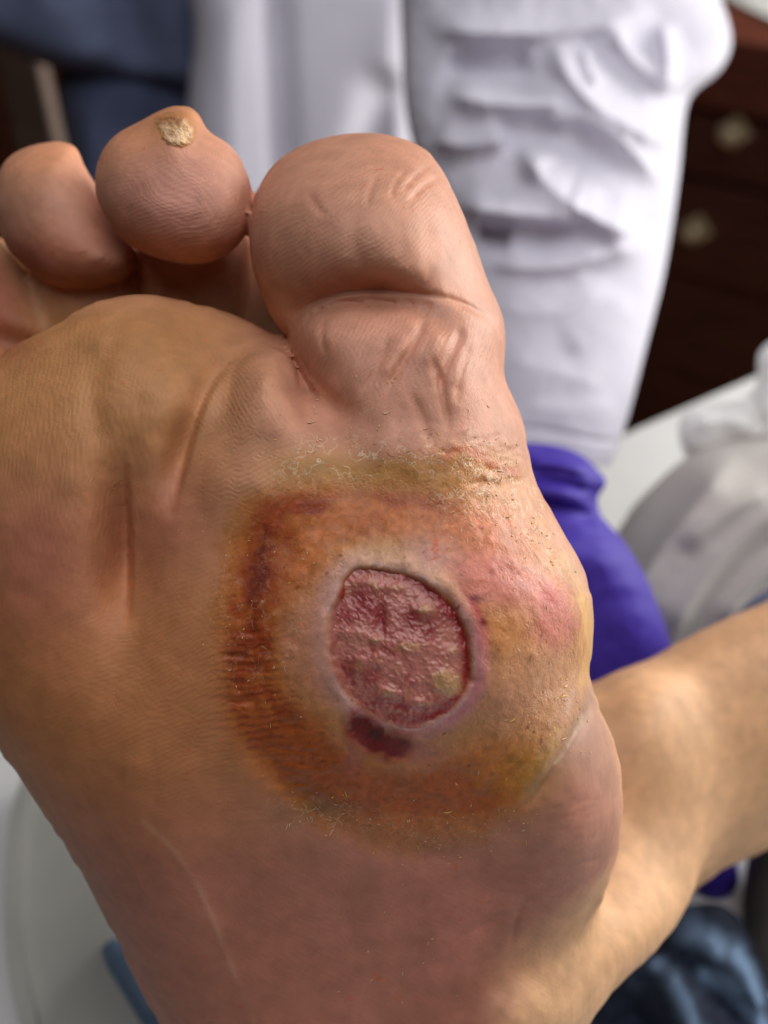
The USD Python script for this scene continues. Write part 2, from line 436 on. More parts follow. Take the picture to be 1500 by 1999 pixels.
foot.limb((90, 640, 54), (520, 640, 54), 10.0, 10.0, k=1.4)  # hidden filler limbs, added to block light in the toe gaps
foot.limb((160, 540, 46), (290, 560, 47), 4.5, 4.5, k=1.4)
foot.limb((20, 540, 50), (150, 560, 52), 5.5, 5.5, k=1.4)
foot.limb((262, 470, 43), (268, 620, 46), 4.0, 4.5, k=1.4)
foot.limb((720, 490, 35), (780, 900, 46), 11.0, 14.0, k=1.4)  # unseen bulk behind toe and ball, blocks light from behind
foot.limb((120, 880, 46), (740, 960, 48), 14.0, 14.0, k=2)
foot.pillow(LUMP, lambda X, Y: 66.0 - 38 * smooth01(Y, 1560, 2020), 22.0, 16.0, k=5.0)
foot.pillow(LEG, lambda X, Y: 72.0 + 0.035 * (X - 1150), 22.0, 17.0, k=4.0)
P, F = foot.mesh(4, divide=1)
s = foot.s
fr = frontness(P, F, s)
q = P[:, :2].copy()
front = smooth01(fr, 0.05, 0.5)
near = smooth01(-P[:, 2], -42, -34)      # sole and toes, not the leg behind
sole_d = d2(closed(SOLE), q)
LEGW = np.maximum(1 - near, smooth01(sole_d + 60 * smooth01(q[:, 1], 1650, 1900), -14 - 130 * smooth01(q[:, 1], 1650, 1900), 14 + 60 * smooth01(q[:, 1], 1650, 1900)) * smooth01(q[:, 1], 1250, 1400) * smooth01(q[:, 0], 850, 1000))


def n2(seed, scale, oct=4):
    return meshkit.fbm(np.stack([P[:, 0] / scale, P[:, 1] / scale, P[:, 2] * 14 / scale], 1), oct, seed) - 0.5


ULCER = closed([(690, 1117), (740, 1112), (800, 1125), (860, 1157), (903, 1210), (920, 1280), (908, 1348), (872, 1388), (805, 1414), (740, 1400), (690, 1368), (656, 1320),
                (643, 1250), (656, 1172)])
fit_w = g(q[:, 0], q[:, 1], 780, 1265, 260) * (fr > 0.2) * (P[:, 2] < 30) > 0.15
U, V = (q[:, 0] - 780) / 200, (q[:, 1] - 1265) / 200
basis = lambda u, v: np.stack([np.ones_like(u), u, v, u * u, u * v, v * v, u ** 3, u * u * v, u * v * v, v ** 3], 1)
COEF = np.linalg.lstsq(basis(U[fit_w], V[fit_w]), P[fit_w, 2], rcond=None)[0]
bed_depth = lambda x, y: basis((np.asarray(x) - 780) / 200, (np.asarray(y) - 1265) / 200) @ COEF

# relief: positive = towards the viewer, mm
D = np.zeros(len(P))


def groove(pts, amp, w, fade=0.15, other=None):
    a = np.array(pts)
    m = np.flatnonzero((q > a.min(0) - 3 * max(w, other or 0)).all(1) & (q < a.max(0) + 3 * max(w, other or 0)).all(1))
    if other:                                # a fold: w on one side of the line, other on the far side
        c = opened(pts, 80)
        d, i = cKDTree(c).query(q[m])
        tg, r = np.gradient(c, axis=0)[i], q[m] - c[i]
        w = np.where(r[:, 0] * -tg[:, 1] + r[:, 1] * tg[:, 0] > 0, w, other)
        t = i / 79
    else:
        d, t = dline(pts, q[m])
    D[m] += amp * np.exp(-(d / w) ** 2) * smooth01(t, -0.001, fade) * smooth01(1 - t, -0.001, fade)


def wobble(pts, a=4, seed=0):
    return pts


groove([(240, 860), (247, 1000), (250, 1090), (246, 1240)], -3.0, 40, 0.45, 7)
groove([(225, 800), (240, 930), (246, 1080), (238, 1260)], -1.6, 52, 0.3)
groove([(330, 1020), (358, 905), (382, 820), (412, 752), (455, 702), (515, 672)], -2.6, 7, 0.35, 36)
groove([(325, 1030), (350, 900), (375, 790)], -0.9, 42, 0.35)
groove([(168, 650), (180, 760), (195, 900)], -0.6, 22, 0.3)
groove([(262, 590), (215, 680), (185, 760)], -0.5, 18, 0.3)
groove([(564, 662), (577, 620), (612, 592), (660, 574), (730, 566), (800, 569)], -1.5, 6, 0.25, 34)
groove([(630, 790), (596, 748), (578, 715), (562, 668)], -2.2, 6, 0.3, 26)
groove([(590, 740), (640, 790), (700, 820)], -0.5, 22, 0.3)
groove([(700, 569), (780, 570), (860, 580), (930, 606), (985, 648)], -0.6, 7, 0.2)
groove([(660, 585), (750, 560), (860, 572)], -0.8, 22, 0.3)
for pts, a, w in (([(832, 600), (815, 660), (778, 720), (755, 775)], -0.75, 9), ([(836, 680), (858, 740), (872, 810), (880, 850)], -0.6, 8),
                  ([(905, 630), (884, 690), (862, 745), (857, 770)], -0.75, 9), ([(930, 650), (905, 720), (890, 790)], -0.4, 7),
                  ([(760, 640), (735, 720), (700, 770)], -0.35, 9), ([(640, 610), (628, 655), (640, 700)], -0.35, 7), ([(800, 760), (830, 830), (845, 880)], -0.4, 10),
                  ([(850, 318), (812, 345), (785, 378)], -0.55, 6), ([(878, 342), (835, 360), (795, 405)], -0.5, 6), ([(740, 340), (722, 375), (715, 410)], -0.35, 6),
                  ([(800, 330), (770, 365), (765, 395)], -0.4, 5), ([(601, 375), (615, 400), (640, 425)], -0.4, 7), ([(770, 420), (790, 480), (800, 560)], -0.12, 14),
                  ([(830, 420), (838, 500), (842, 560)], -0.1, 12), ([(700, 400), (690, 470), (730, 540)], -0.25, 16)):
    groove(pts, a, w, 0.25)
for pts, a, w in (([(860, 640), (845, 690), (835, 720)], 0.4, 12), ([(880, 760), (915, 700), (920, 650)], 0.4, 12), ([(790, 640), (770, 700), (740, 740)], 0.35, 13),
                  ([(280, 1605), (370, 1705), (430, 1830), (495, 1990)], 0.10, 7), ([(225, 1640), (290, 1760), (330, 1850)], 0.15, 6)):
    groove(pts, a, w, 0.25)
# wrinkles above the callus and round the arch
rng = np.random.default_rng(5)
for _ in range(40):
    x, y = rng.uniform(850, 1035), rng.uniform(860, 965)
    a = rng.uniform(-0.5, 0.6); L = rng.uniform(25, 70)
    groove([(x, y), (x + L * .5 * math.cos(a), y + L * .5 * math.sin(a) + rng.uniform(-6, 6)), (x + L * math.cos(a), y + L * math.sin(a))], -rng.uniform(.1, .32), rng.uniform(3.5, 6), .3)
for _ in range(60):
    x, y = rng.uniform(880, 1160), rng.uniform(1560, 1800)
    a = rng.uniform(-0.45, 0.15) + (x - 1000) * -0.002; L = rng.uniform(40, 120)
    groove([(x, y), (x + L * .5 * math.cos(a), y + L * .5 * math.sin(a) + rng.uniform(-8, 8)), (x + L * math.cos(a), y + L * math.sin(a))], -rng.uniform(.03, .09), rng.uniform(3.5, 6), .3)
for _ in range(46):
    y = rng.uniform(1190, 1560); x = 445 + (max(0, y - 1350) * 0.45) + rng.uniform(-30, 40); L = rng.uniform(50, 110)
    groove([(x, y), (x + L * .5, y + 4 + rng.uniform(-4, 4)), (x + L, y + rng.uniform(-4, 14))], -rng.uniform(.06, .2), 3.6, .3)
# rims and callus edge
groove([(1118, 1120), (1138, 1200), (1140, 1290), (1118, 1380), (1085, 1450), (1040, 1530)], 0.7, 16, 0.2)
groove([(1160, 1340), (1140, 1400), (1100, 1465), (1062, 1530), (1000, 1590)], -0.9, 11, 0.25)
groove([(560, 1540), (640, 1600), (760, 1650), (880, 1665), (980, 1630)], -0.9, 30, 0.3)
groove([(470, 1440), (560, 1530), (640, 1590)], -0.5, 24, 0.3)
groove([(850, 1880), (900, 1830), (980, 1790), (1080, 1760)], -0.3, 8, 0.3)
groove([(1000, 1850), (1010, 1790), (1035, 1740)], -0.3, 7, 0.3)
X_, Y_ = q[:, 0], q[:, 1]
du = d2(ULCER, q) + 24 * n2(3, 40) + 14 * n2(4, 14)
D += 0.35 * np.exp(-((du - 18) / 16) ** 2) * (0.6 + 0.4 * smooth01(q[:, 0], 700, 900)) - (0.8 + 1.2 * smooth01(X_ + (1265 - Y_), 640, 900)) * smooth01(-du, -10, 22)
SCAB = closed([(684, 1402), (702, 1397), (722, 1403), (742, 1419), (766, 1432), (790, 1441), (806, 1454), (802, 1472), (790, 1482), (768, 1483), (742, 1474), (716, 1466), (694, 1450), (684, 1426)])
ds = d2(SCAB, q)
D -= 0.35 * smooth01(-ds, -6, 8)
D += 0.5 * n2(11, 90) + 0.25 * n2(12, 34) + 0.45 * n2(13, 24) * smooth01(-d2(closed([(560, 930), (700, 940), (850, 860), (1040, 930), (1130, 1100), (1160, 1250), (1080, 1480), (900, 1640), (700, 1640), (500, 1480), (430, 1200), (480, 1000)]), q), -30, 60)
D += 0.5 * n2(14, 16, 3) * g(q[:, 0], q[:, 1], 346, 245, 50, 40)
P[:, 2] -= D * front * near + (0.6 * n2(20, 160) + 0.25 * n2(21, 60)) * front * LEGW

# ---- pigment
C = np.tile(srgb(198, 142, 114), (len(P), 1))
X, Y = q[:, 0], q[:, 1]


def tint(color, w, amount=1.0):
    global C
    w = np.clip(w * amount, 0, 1)[:, None]
    C = C * (1 - w) + np.asarray(color) * w


nA, nB, nC, nD = n2(31, 220), n2(32, 70), n2(33, 26), n2(34, 10, 3)
tint(srgb(196, 138, 86), smooth01(-X, -640, -300) * smooth01(Y, 520, 640), 0.95)          # left sole, tan
tint(srgb(184, 120, 76), smooth01(Y, 950, 1300) * smooth01(-X, -760, -350), 0.9)  # browner lower left, deepening its shade through the pigment
tint(srgb(172, 110, 90), smooth01(Y, 1450, 1750), 0.9)                                    # arch
tint(srgb(196, 126, 108), smooth01(Y, 1600, 1800) * smooth01(nA + nB * .6, -.08, .22) * smooth01(X, 450, 900), 0.7)
tint(srgb(212, 148, 130), g(X, Y, 330, 400, 120, 110), 0.7)  # pink toe, lightened in colour to offset the dim light on it
tint(srgb(210, 146, 120), g(X, Y, 780, 730, 200, 150), 0.6)
tint(srgb(196, 118, 92), g(X, Y, 90, 500, 120, 60), 0.6)
tint(srgb(150, 74, 54), smooth01(-X, -110, 0) * smooth01(Y, 450, 540) * smooth01(-Y, -740, -660), 0.75)  # red-brown small toe, with its shade darkened into the pigment
tint(srgb(222, 150, 104), g(X, Y, 250, 260, 90, 60) + g(X, Y, 80, 310, 80, 50), 0.6)  # warm light on the toe tops, put into the pigment
tint(srgb(176, 100, 90), g(X, Y, 330, 1010, 110, 130) * 0.5 + g(X, Y, 70, 1080, 140, 160) * 0.6)
tint(srgb(172, 120, 72), g(X, Y, 300, 690, 170, 110), 0.6)  # tan darkened here where the lamps leave it too bright
# callus: yellow rind
CALLUS = closed([(520, 930), (620, 900), (760, 890), (880, 860), (1010, 890), (1075, 990), (1140, 1130), (1160, 1250), (1140, 1370), (1080, 1500), (980, 1620), (840, 1670),
                 (680, 1640), (540, 1540), (440, 1400), (400, 1230), (430, 1080)])
dc = d2(CALLUS, q) + 60 * nB + 30 * nC
inC = smooth01(-dc, -15, 40)
tint(srgb(194, 134, 78), inC, 0.85)
tint(srgb(182, 130, 66), g(X, Y, 620, 915, 110, 40) + .7 * g(X, Y, 780, 930, 120, 30), 0.9)
# iodine brown ring
RING = closed([(500, 985), (590, 955), (760, 955), (880, 975), (980, 1015), (1050, 1085), (960, 1100), (860, 1075), (750, 1068), (665, 1112), (605, 1150), (562, 1215), (552, 1290), (578, 1365), (640, 1428), (690, 1480), (770, 1508), (880, 1462), (970, 1440), (1050, 1470), (1030, 1560), (950, 1625), (820, 1655), (660, 1622), (530, 1535), (450, 1430), (418, 1300), (425, 1160), (450, 1050)])
dr = d2(RING, q) + 40 * nB + 34 * nC + 8 * nD
inR = smooth01(-dr, -34, 52)
tint(srgb(190, 106, 48), inR, 0.9)
tint(srgb(158, 78, 34), inR * smooth01(nB + nC, -.12, .22), 0.5)
# blood-dark stains
blood = (1.25 * g(X, Y, 510, 1090, 46, 95) + 1.0 * g(X, Y, 560, 985, 75, 28) + 1.2 * g(X, Y, 598, 990, 26, 14) + 0.9 * g(X, Y, 500, 1230, 60, 120) + 0.7 * g(X, Y, 560, 1420, 110, 70)
         + 0.75 * g(X, Y, 760, 968, 150, 22) + 0.9 * g(X, Y, 640, 1520, 90, 50) + 0.9 * g(X, Y, 790, 1560, 120, 36) + .4 * g(X, Y, 480, 1350, 60, 90) + .9 * g(X, Y, 640, 1480, 130, 70) + .8 * g(X, Y, 800, 1540, 170, 50) + .5 * g(X, Y, 940, 1560, 80, 40) + .5 * g(X, Y, 860, 985, 80, 30))
blood = smooth01(blood + (1.4 * nC + 1.1 * nB + 1.2 * nD) * inR, 0.25, 1.05) * np.clip(inR * 1.4, 0, 1)
tint(np.where((Y > 1400)[:, None], srgb(158, 74, 32), srgb(142, 52, 28)), blood, 0.72)
tint(srgb(90, 24, 18), smooth01(g(X, Y, 515, 1080, 32, 60) + g(X, Y, 597, 990, 20, 12) + 0.6 * g(X, Y, 800, 1560, 60, 12) + .8 * g(X, Y, 500, 1180, 26, 90) + (1.4 * nC + 1.6 * nD) * inR, 0.55, 1.1), 0.7)
lines = 0.5 + 0.5 * np.sin((Y + 0.10 * (X - 500) + 22 * nB + 12 * nC) * 2 * np.pi / 15)
tint(srgb(100, 34, 18), smooth01(lines, 0.45, 1) * g(X, Y, 505, 1330, 85, 180) * smooth01(nC + nB, -.35, .15), 0.75)
# pale macerated ring and pink fields
dU = d2(ULCER, q)
tint(srgb(190, 128, 98), smooth01(-d2(closed([(560, 1200), (620, 1140), (650, 1110), (650, 1380), (600, 1360), (555, 1290)]), q), -25, 30), 0.85)
tint(srgb(204, 160, 108), g(X, Y, 740, 1080, 80, 26), 0.7)
tint(srgb(206, 150, 140), g(X, Y, 840, 1090, 60, 40), 0.7)
PINK = closed([(880, 1110), (960, 1080), (1040, 1110), (1110, 1150), (1120, 1250), (1060, 1260), (1040, 1200), (960, 1190), (900, 1160)])
tint(srgb(198, 110, 104), smooth01(-(d2(PINK, q) + 25 * nC), -30, 30), 0.7)
tint(srgb(196, 116, 88), g(X, Y, 970, 1030, 80, 50), 0.5)
tint(srgb(200, 90, 84), g(X, Y, 1075, 1168, 22, 22) + g(X, Y, 1060, 1230, 40, 30) * 0.6, 0.7)
tint(srgb(180, 128, 92), g(X, Y, 1030, 1330, 80, 90), 0.85)  # peach tones from here darkened against strong lamp light on the ball
tint(srgb(190, 120, 66), g(X, Y, 970, 1240, 60, 45), 0.6)
tint(srgb(186, 130, 104), g(X, Y, 980, 1370, 60, 60), 0.5)
fineN0 = n2(62, 5, 2)
RIM = np.exp(-((dU - 20) / 17) ** 2)
tint(srgb(188, 112, 132), RIM * smooth01(X, 700, 900) * smooth01(Y, 1120, 1250), 0.65)
tint(srgb(212, 168, 138), RIM * smooth01(-Y, -1230, -1120), 0.5)
tint(srgb(212, 160, 146), RIM * smooth01(-X, -780, -660), 0.6)
tint(srgb(208, 172, 168), np.exp(-((dU - 9 + 10 * nC) / 5) ** 2) * smooth01(nB + nC, -.2, .1), 0.55)
tint(srgb(170, 52, 60), np.exp(-((dU - 34) / 9) ** 2) * g(X, Y, 935, 1190, 40, 60), 0.8)
tint(srgb(96, 14, 24), g(X, Y, 930, 1168, 16, 8) + g(X, Y, 945, 1215, 7, 9), 0.9)
tint(srgb(198, 150, 150), np.exp(-((dU - 14) / 12) ** 2) * g(X, Y, 740, 1400, 110, 40), 0.8)
tint(np.where(((X + 1265 - Y) > 760)[:, None], srgb(150, 40, 42), srgb(178, 100, 88)), smooth01(-dU, -6, 6), 0.9)
tint(srgb(140, 52, 46), smooth01(-ds + 34 * nC + 20 * nB + 8 * nD, -24, 8), 0.85)
tint(srgb(112, 18, 22), smooth01(-ds + 30 * nC + 16 * nB + 16 * nD, -2, 9), 0.95)
tint(srgb(74, 10, 14), smooth01(g(X, Y, 735, 1432, 36, 20) + .5 * g(X, Y, 775, 1462, 22, 12) + 1.2 * nC + 1.0 * nD, .6, 1.05), 0.85)
tint(srgb(176, 104, 104), g(X, Y, 830, 1470, 40, 24) + .7 * g(X, Y, 690, 1480, 20, 40), 0.6)
tint(srgb(196, 84, 40), smooth01(g(X, Y, 852, 1066, 10, 20) + 1.6 * nD + nC + .8 * fineN0, 0.45, 0.85), 0.7)
# yellow serum rim at the inner border of the foot
ye = dline([(1132, 1170), (1143, 1220), (1142, 1290), (1122, 1380), (1085, 1450), (1040, 1530)], q)[0]
tint(srgb(228, 182, 84), np.exp(-(ye / 15) ** 2) * smooth01(nC + nB, -.25, .15), 0.6)
tint(srgb(190, 132, 44), g(X, Y, 1040, 1510, 80, 60), 0.7)
tint(srgb(222, 186, 130), np.exp(-(dline([(1100, 1090), (1150, 1180), (1158, 1290)], q)[0] / 12) ** 2), 0.3)
tint(srgb(150, 126, 100), np.exp(-(dline([(1160, 1350), (1130, 1420), (1085, 1490), (1040, 1545)], q)[0] / 14) ** 2), 0.55)
tint(srgb(232, 214, 180), np.exp(-(dline([(1138, 1395), (1118, 1440), (1085, 1490)], q)[0] / 3.5) ** 2) * smooth01(nC, -.2, .1), 0.8)
tint(srgb(120, 92, 54), g(X, Y, 620, 1575, 60, 22) + .6 * g(X, Y, 620, 912, 40, 16), 0.6)
tint(srgb(228, 186, 150), np.exp(-(dline([(280, 1605), (370, 1705), (430, 1830), (495, 1990)], q)[0] / 6) ** 2) * smooth01(nB, -.2, .15), 0.22)
# specks
sp = n2(41, 7, 2)
tint(srgb(110, 30, 16), smooth01(sp, 0.27, 0.33) * inC * smooth01(nB, -.1, .1), 0.8)
# callosity on the toe
tint(srgb(184, 124, 74), g(X, Y, 348, 238, 58, 40), 0.9)
# red creases
tint(srgb(196, 96, 72), np.exp(-(dline([(870, 890), (920, 880), (960, 905), (1010, 920)], q)[0] / 9) ** 2), 0.5)
tint(srgb(158, 118, 98), g(X, Y, 1150, 1500, 80, 200), 0.8)
tint(srgb(200, 120, 100), g(X, Y, 1130, 1580, 50, 60), 0.4)
fineN = n2(61, 5, 2)
C = C * (1 + inR * (0.55 * nD + 0.45 * fineN + .3 * nC) + inC * (1 - inR) * (0.30 * nD + .25 * fineN) + 0.10 * nD)[:, None]
# the leg behind
LC = np.tile(srgb(214, 166, 122), (len(P), 1)) * (1 + 0.35 * (nA + 0.8 * nB))[:, None]
C = C * (1 - LEGW[:, None]) + LC * LEGW[:, None]
C = np.clip(C * (1 + 0.16 * nA + 0.12 * nB)[:, None], 0.01, 0.9)

# ---- fine ridges, flakiness, gloss
flake = np.clip(inC * (1 - .5 * inR) * (0.6 + 1.2 * smooth01(nB + nC, -.1, .25)) + 0.8 * g(X, Y, 900, 800, 180, 160) + g(X, Y, 346, 250, 50, 40), 0, 1.6) * 0.8 + 0.20
wv = lambda t, per: 0.5 + 0.5 * np.sin(2 * np.pi * t / per)
ridge = (g(X, Y, 130, 850, 220, 260) * wv(X + 0.15 * Y + 30 * nB, 9.0) + g(X, Y, 470, 780, 120, 110) * wv(0.8 * X - .6 * Y + 24 * nB, 9.0)
         + g(X, Y, 470, 920, 110, 90) * wv(Y - 0.45 * X + 24 * nB, 10.0) + g(X, Y, 340, 380, 130, 120) * wv(Y + 0.25 * X + 26 * nB, 8.5)
         + g(X, Y, 690, 450, 190, 170) * wv(0.5 * X + 0.85 * Y + 26 * nB, 9.0) + g(X, Y, 760, 690, 190, 110) * wv(0.9 * X + .4 * Y + 26 * nB, 9.0)
         + 0.8 * g(X, Y, 350, 1350, 260, 260) * wv(Y + 0.35 * X + 34 * nB, 9.5) + 0.6 * g(X, Y, 600, 1800, 420, 220) * wv(.9 * Y - 0.5 * X + 40 * nB, 10.0)) * 0.46
rough = 0.58 - 0.12 * inC - 0.13 * g(X, Y, 880, 600, 120, 260) - 0.08 * g(X, Y, 780, 1265, 330) + 0.1 * nC + 0.2 * smooth01(-ds, -14, 6)
data = np.stack([ridge * near, flake, np.clip(rough, 0.25, 0.7)], 1)

patient = thing('person', 'bare-footed person in blue jeans, the sole showing a round open sore', 'person', at(700, 1999, 170))
crk = np.clip(0.6 * g(X, Y, 640, 905, 120, 45) + 0.65 * g(X, Y, 800, 890, 150, 40) + 0.9 * g(X, Y, 960, 960, 110, 70) + .5 * g(X, Y, 1080, 1080, 60, 80) + .22 * g(X, Y, 850, 1630, 170, 40)
              + .35 * g(X, Y, 620, 1590, 90, 40) + .3 * g(X, Y, 1040, 1420, 70, 70) + .3 * g(X, Y, 480, 1200, 70, 150) + .25 * g(X, Y, 720, 770, 110, 60), 0, 1)
part(patient, 'body', world(foot.real(P)), F, SKIN, color=C, data=data, height=np.stack([crk, crk, crk], 1))
ftree_mask = (fr > 0.15) & (P[:, 2] < 34)
FT, FP = cKDTree(q[ftree_mask]), P[ftree_mask]


def skin_depth(x, y):
    i = FT.query(np.stack([x, y], 1), k=6)[1]
    return FP[i, 2].min(1) * 0.5 + FP[i, 2].mean(1) * 0.5


def sheet(poly, step, depth, grow=0.0):
    """heightfield patch over a closed outline: vertices (px, py, c), faces"""
    x0, y0 = poly.min(0) - 8; x1, y1 = poly.max(0) + 8
    gx, gy = np.meshgrid(np.arange(x0, x1, step), np.arange(y0, y1, step), indexing='ij')
    qq = np.stack([gx.ravel(), gy.ravel()], 1)
    d = d2(poly, qq)
    idx = np.arange(len(qq)).reshape(gx.shape)
    cells = np.stack([idx[:-1, :-1], idx[1:, :-1], idx[1:, 1:], idx[:-1, 1:]], -1).reshape(-1, 4)
    cells = cells[(d[cells] < grow).all(1)]
    use = np.unique(cells)
    re = np.full(len(qq), -1); re[use] = np.arange(len(use))
    cells = re[cells]
    qq, d = qq[use], d[use]
    return np.column_stack([qq, depth(qq, d)]), np.vstack([cells[:, [0, 1, 2]], cells[:, [0, 2, 3]]]), d


def pn(p, scale, seed, oct=4):
    return meshkit.fbm(np.stack([p[:, 0] / scale, p[:, 1] / scale, np.zeros(len(p)) + 0.5], 1), oct, seed) - 0.5


# wound bed with granulation
def bed(p, d):
    x, y = p[:, 0], p[:, 1]
    gran = 0.55 * pn(p, 38, 51) + 0.45 * pn(p, 14, 52, 2) + 0.34 * np.abs(pn(p, 9, 58, 2)) * 2
    slough = sum(a * g(x, y, cx, cy, sx, sy) for a, cx, cy, sx, sy in SLOUGH)
    pit = g(x, y, 745, 1205, 12, 34) + .6 * g(x, y, 700, 1170, 26, 20)
    return bed_depth(x, y) + 0.3 + 0.85 * smooth01(x + (1265 - y), 640, 900) - 0.4 * smooth01(-d, 0, 60) - gran * 0.9 - 0.7 * slough + 0.7 * pit


SLOUGH = [(1.2, 880, 1335, 28, 30), (0.9, 830, 1190, 24, 15), (0.7, 775, 1146, 20, 11), (0.5, 735, 1150, 16, 12), (0.7, 805, 1262, 42, 20), (0.7, 735, 1250, 18, 9), (0.7, 885, 1272, 20, 12), (0.7, 760, 1352, 26, 14), (0.6, 825, 1372, 28, 10), (0.5, 850, 1320, 18, 22), (0.5, 700, 1300, 16, 20), (0.4, 780, 1310, 22, 14),
          (0.5, 690, 1235, 30, 10), (0.5, 740, 1290, 24, 18), (0.55, 720, 1135, 22, 10)]
bp, bf, bd = sheet(ULCER, 2.0, bed, 16)
bx, by = bp[:, 0], bp[:, 1]
bc = np.tile(srgb(196, 124, 110), (len(bp), 1))


def btint(col, w):
    global bc
    w = np.clip(w, 0, 1)[:, None]; bc = bc * (1 - w) + np.asarray(col) * w


m1, m2, m3 = 1.3 * pn(bp[:, :2], 52, 61), pn(bp[:, :2], 15, 62), pn(bp[:, :2], 7, 63, 2)
btint(srgb(160, 66, 66), smooth01(m1 + .8 * m2 + .5 * m3, -.05, .32) * 0.8)
btint(srgb(190, 134, 104), smooth01(-m1 + .9 * m2 + .8 * m3, .05, .4) * 0.7)
btint(srgb(136, 28, 40), 0.8 * (g(bx, by, 700, 1170, 30, 26) + g(bx, by, 745, 1205, 14, 40) + g(bx, by, 805, 1205, 22, 24) + g(bx, by, 838, 1235, 14, 20) + .8 * g(bx, by, 870, 1200, 40, 26)))
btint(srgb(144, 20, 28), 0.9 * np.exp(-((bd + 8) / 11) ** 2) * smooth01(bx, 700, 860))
btint(srgb(196, 154, 104), smooth01(sum(a * g(bx, by, cx, cy, sx, sy) for a, cx, cy, sx, sy in SLOUGH) + .5 * m2 + .5 * m3 + .6 * m1, .3, .95) * 0.8)
btint(srgb(140, 30, 44), 0.7 * g(bx, by, 760, 1390, 90, 22) * smooth01(m2, -.2, .1))
part(patient, 'wound_bed', world(foot.real(bp)), bf[:, ::-1], WET, color=bc, label='raw red granulating wound bed with yellow slough')

# crusty callosity on the second toe
NUB = closed([(303, 232), (318, 224), (340, 221), (362, 226), (376, 240), (381, 264), (366, 285), (341, 288), (318, 274), (310, 252)])
kp, kf, kd = sheet(NUB, 1.6, lambda p, d: skin_depth(p[:, 0], p[:, 1]) - 0.45 * smooth01(-d, -3, 9) - 1.0 * pn(p, 11, 81, 3) * smooth01(-d, -1, 8) + 0.15, 3)
kc = srgb(226, 190, 146) * np.ones((len(kp), 1)) + (srgb(160, 106, 66) - srgb(226, 190, 146)) * smooth01(pn(kp[:, :2], 12, 82) + .012 * (258 - kp[:, 1]), -.05, .35)[:, None]
ke = smooth01(kd + 10 * pn(kp[:, :2], 7, 83), -12, 0)[:, None]
kc = kc * (1 - ke) + srgb(188, 130, 84) * ke
part(patient, 'callosity', world(foot.real(kp)), kf[:, ::-1], CRUST, color=kc, label='pale crusted corn on the toe tip')

# loose dry skin flakes
fl_v, fl_f, fl_c = [], [], []
rng = np.random.default_rng(9)
spots = [(620, 905, 90, 30, 130), (760, 895, 120, 40, 130), (940, 950, 90, 60, 170), (1080, 1080, 50, 60, 60), (680, 1090, 60, 12, 24), (560, 960, 80, 20, 50), (1030, 1400, 60, 40, 60),
         (850, 1630, 130, 30, 50), (640, 1590, 70, 26, 24), (960, 1580, 60, 40, 30), (1000, 1120, 80, 50, 40), (500, 1250, 60, 150, 50), (1120, 1420, 20, 60, 40), (800, 1860, 80, 60, 14),
         (720, 760, 90, 50, 40), (660, 1220, 8, 60, 16)]
cx, cy, ang, ln = [], [], [], []
for x, y, sx, sy, n in spots:
    for _ in range(int(n * (0.9 if x < 900 else 0.4))):
        cx.append(x + rng.normal() * sx); cy.append(y + rng.normal() * sy); ang.append(rng.uniform(0, np.pi)); ln.append(rng.uniform(1.4, 3.6) * (2.6 if rng.random() < .12 else 1))
cx, cy, ang, ln = map(np.array, (cx, cy, ang, ln))
ok = (d2(closed(SOLE), np.stack([cx, cy], 1)) < -12) & (d2(ULCER, np.stack([cx, cy], 1)) > 4)
cx, cy, ang, ln = cx[ok], cy[ok], ang[ok], ln[ok]
nseg = 4
for i in range(len(cx)):
    t = np.linspace(-1, 1, nseg)
    curl = rng.uniform(-.4, .4)
    dx, dy = math.cos(ang[i]), math.sin(ang[i])
    mx = cx[i] + ln[i] * t * dx - dy * curl * ln[i] * t * t
    my = cy[i] + ln[i] * t * dy + dx * curl * ln[i] * t * t
    w = rng.uniform(0.7, 1.7) * (1 - 0.7 * t * t)
    fl_v.append(np.stack([np.r_[mx - dy * w, mx + dy * w], np.r_[my + dx * w, my - dx * w], np.r_[np.full(nseg, 0.02), np.full(nseg, rng.uniform(.005, .03) if ln[i] < 4 else rng.uniform(.03, .12))]], 1))
    b = i * 2 * nseg
    for k in range(nseg - 1):
        fl_f += [(b + k, b + k + 1, b + nseg + k + 1), (b + k, b + nseg + k + 1, b + nseg + k)]
    c = srgb(220, 184, 142) if rng.random() < .75 else srgb(226, 178, 104)
    fl_c += [c * rng.uniform(.7, 1.0)] * (2 * nseg)
fl_v = np.vstack(fl_v)
lift = fl_v[:, 2].copy()
fl_v[:, 2] = skin_depth(fl_v[:, 0], fl_v[:, 1]) - lift - 0.015
part(patient, 'dry_skin_flakes', world(foot.real(fl_v)), np.array(fl_f), CRUST, smooth=False, color=np.array(fl_c), kind='stuff')


# ------------------------------------------------------------------ cloth forms
def relief(form, p, f, lines, noise=(0, 60), seed=0, gain=1.0, wide=1.0):
    fr_ = smooth01(frontness(p, f, form.s), 0.0, 0.5)
    d = np.zeros(len(p))
    for pts, a, w in lines:
        dd, t = dline(pts, p[:, :2])
        d += a * np.exp(-(dd / (w * wide)) ** 2) * smooth01(t, -.001, .25) * smooth01(1 - t, -.001, .25)
    d *= gain
    d += noise[0] * (meshkit.fbm(p * [1 / noise[1], 1 / noise[1], form.s and 1 / (noise[1] * form.s)], 3, seed) - .5) * 2
    p = p.copy()
    p[:, 2] -= d * fr_
    return p


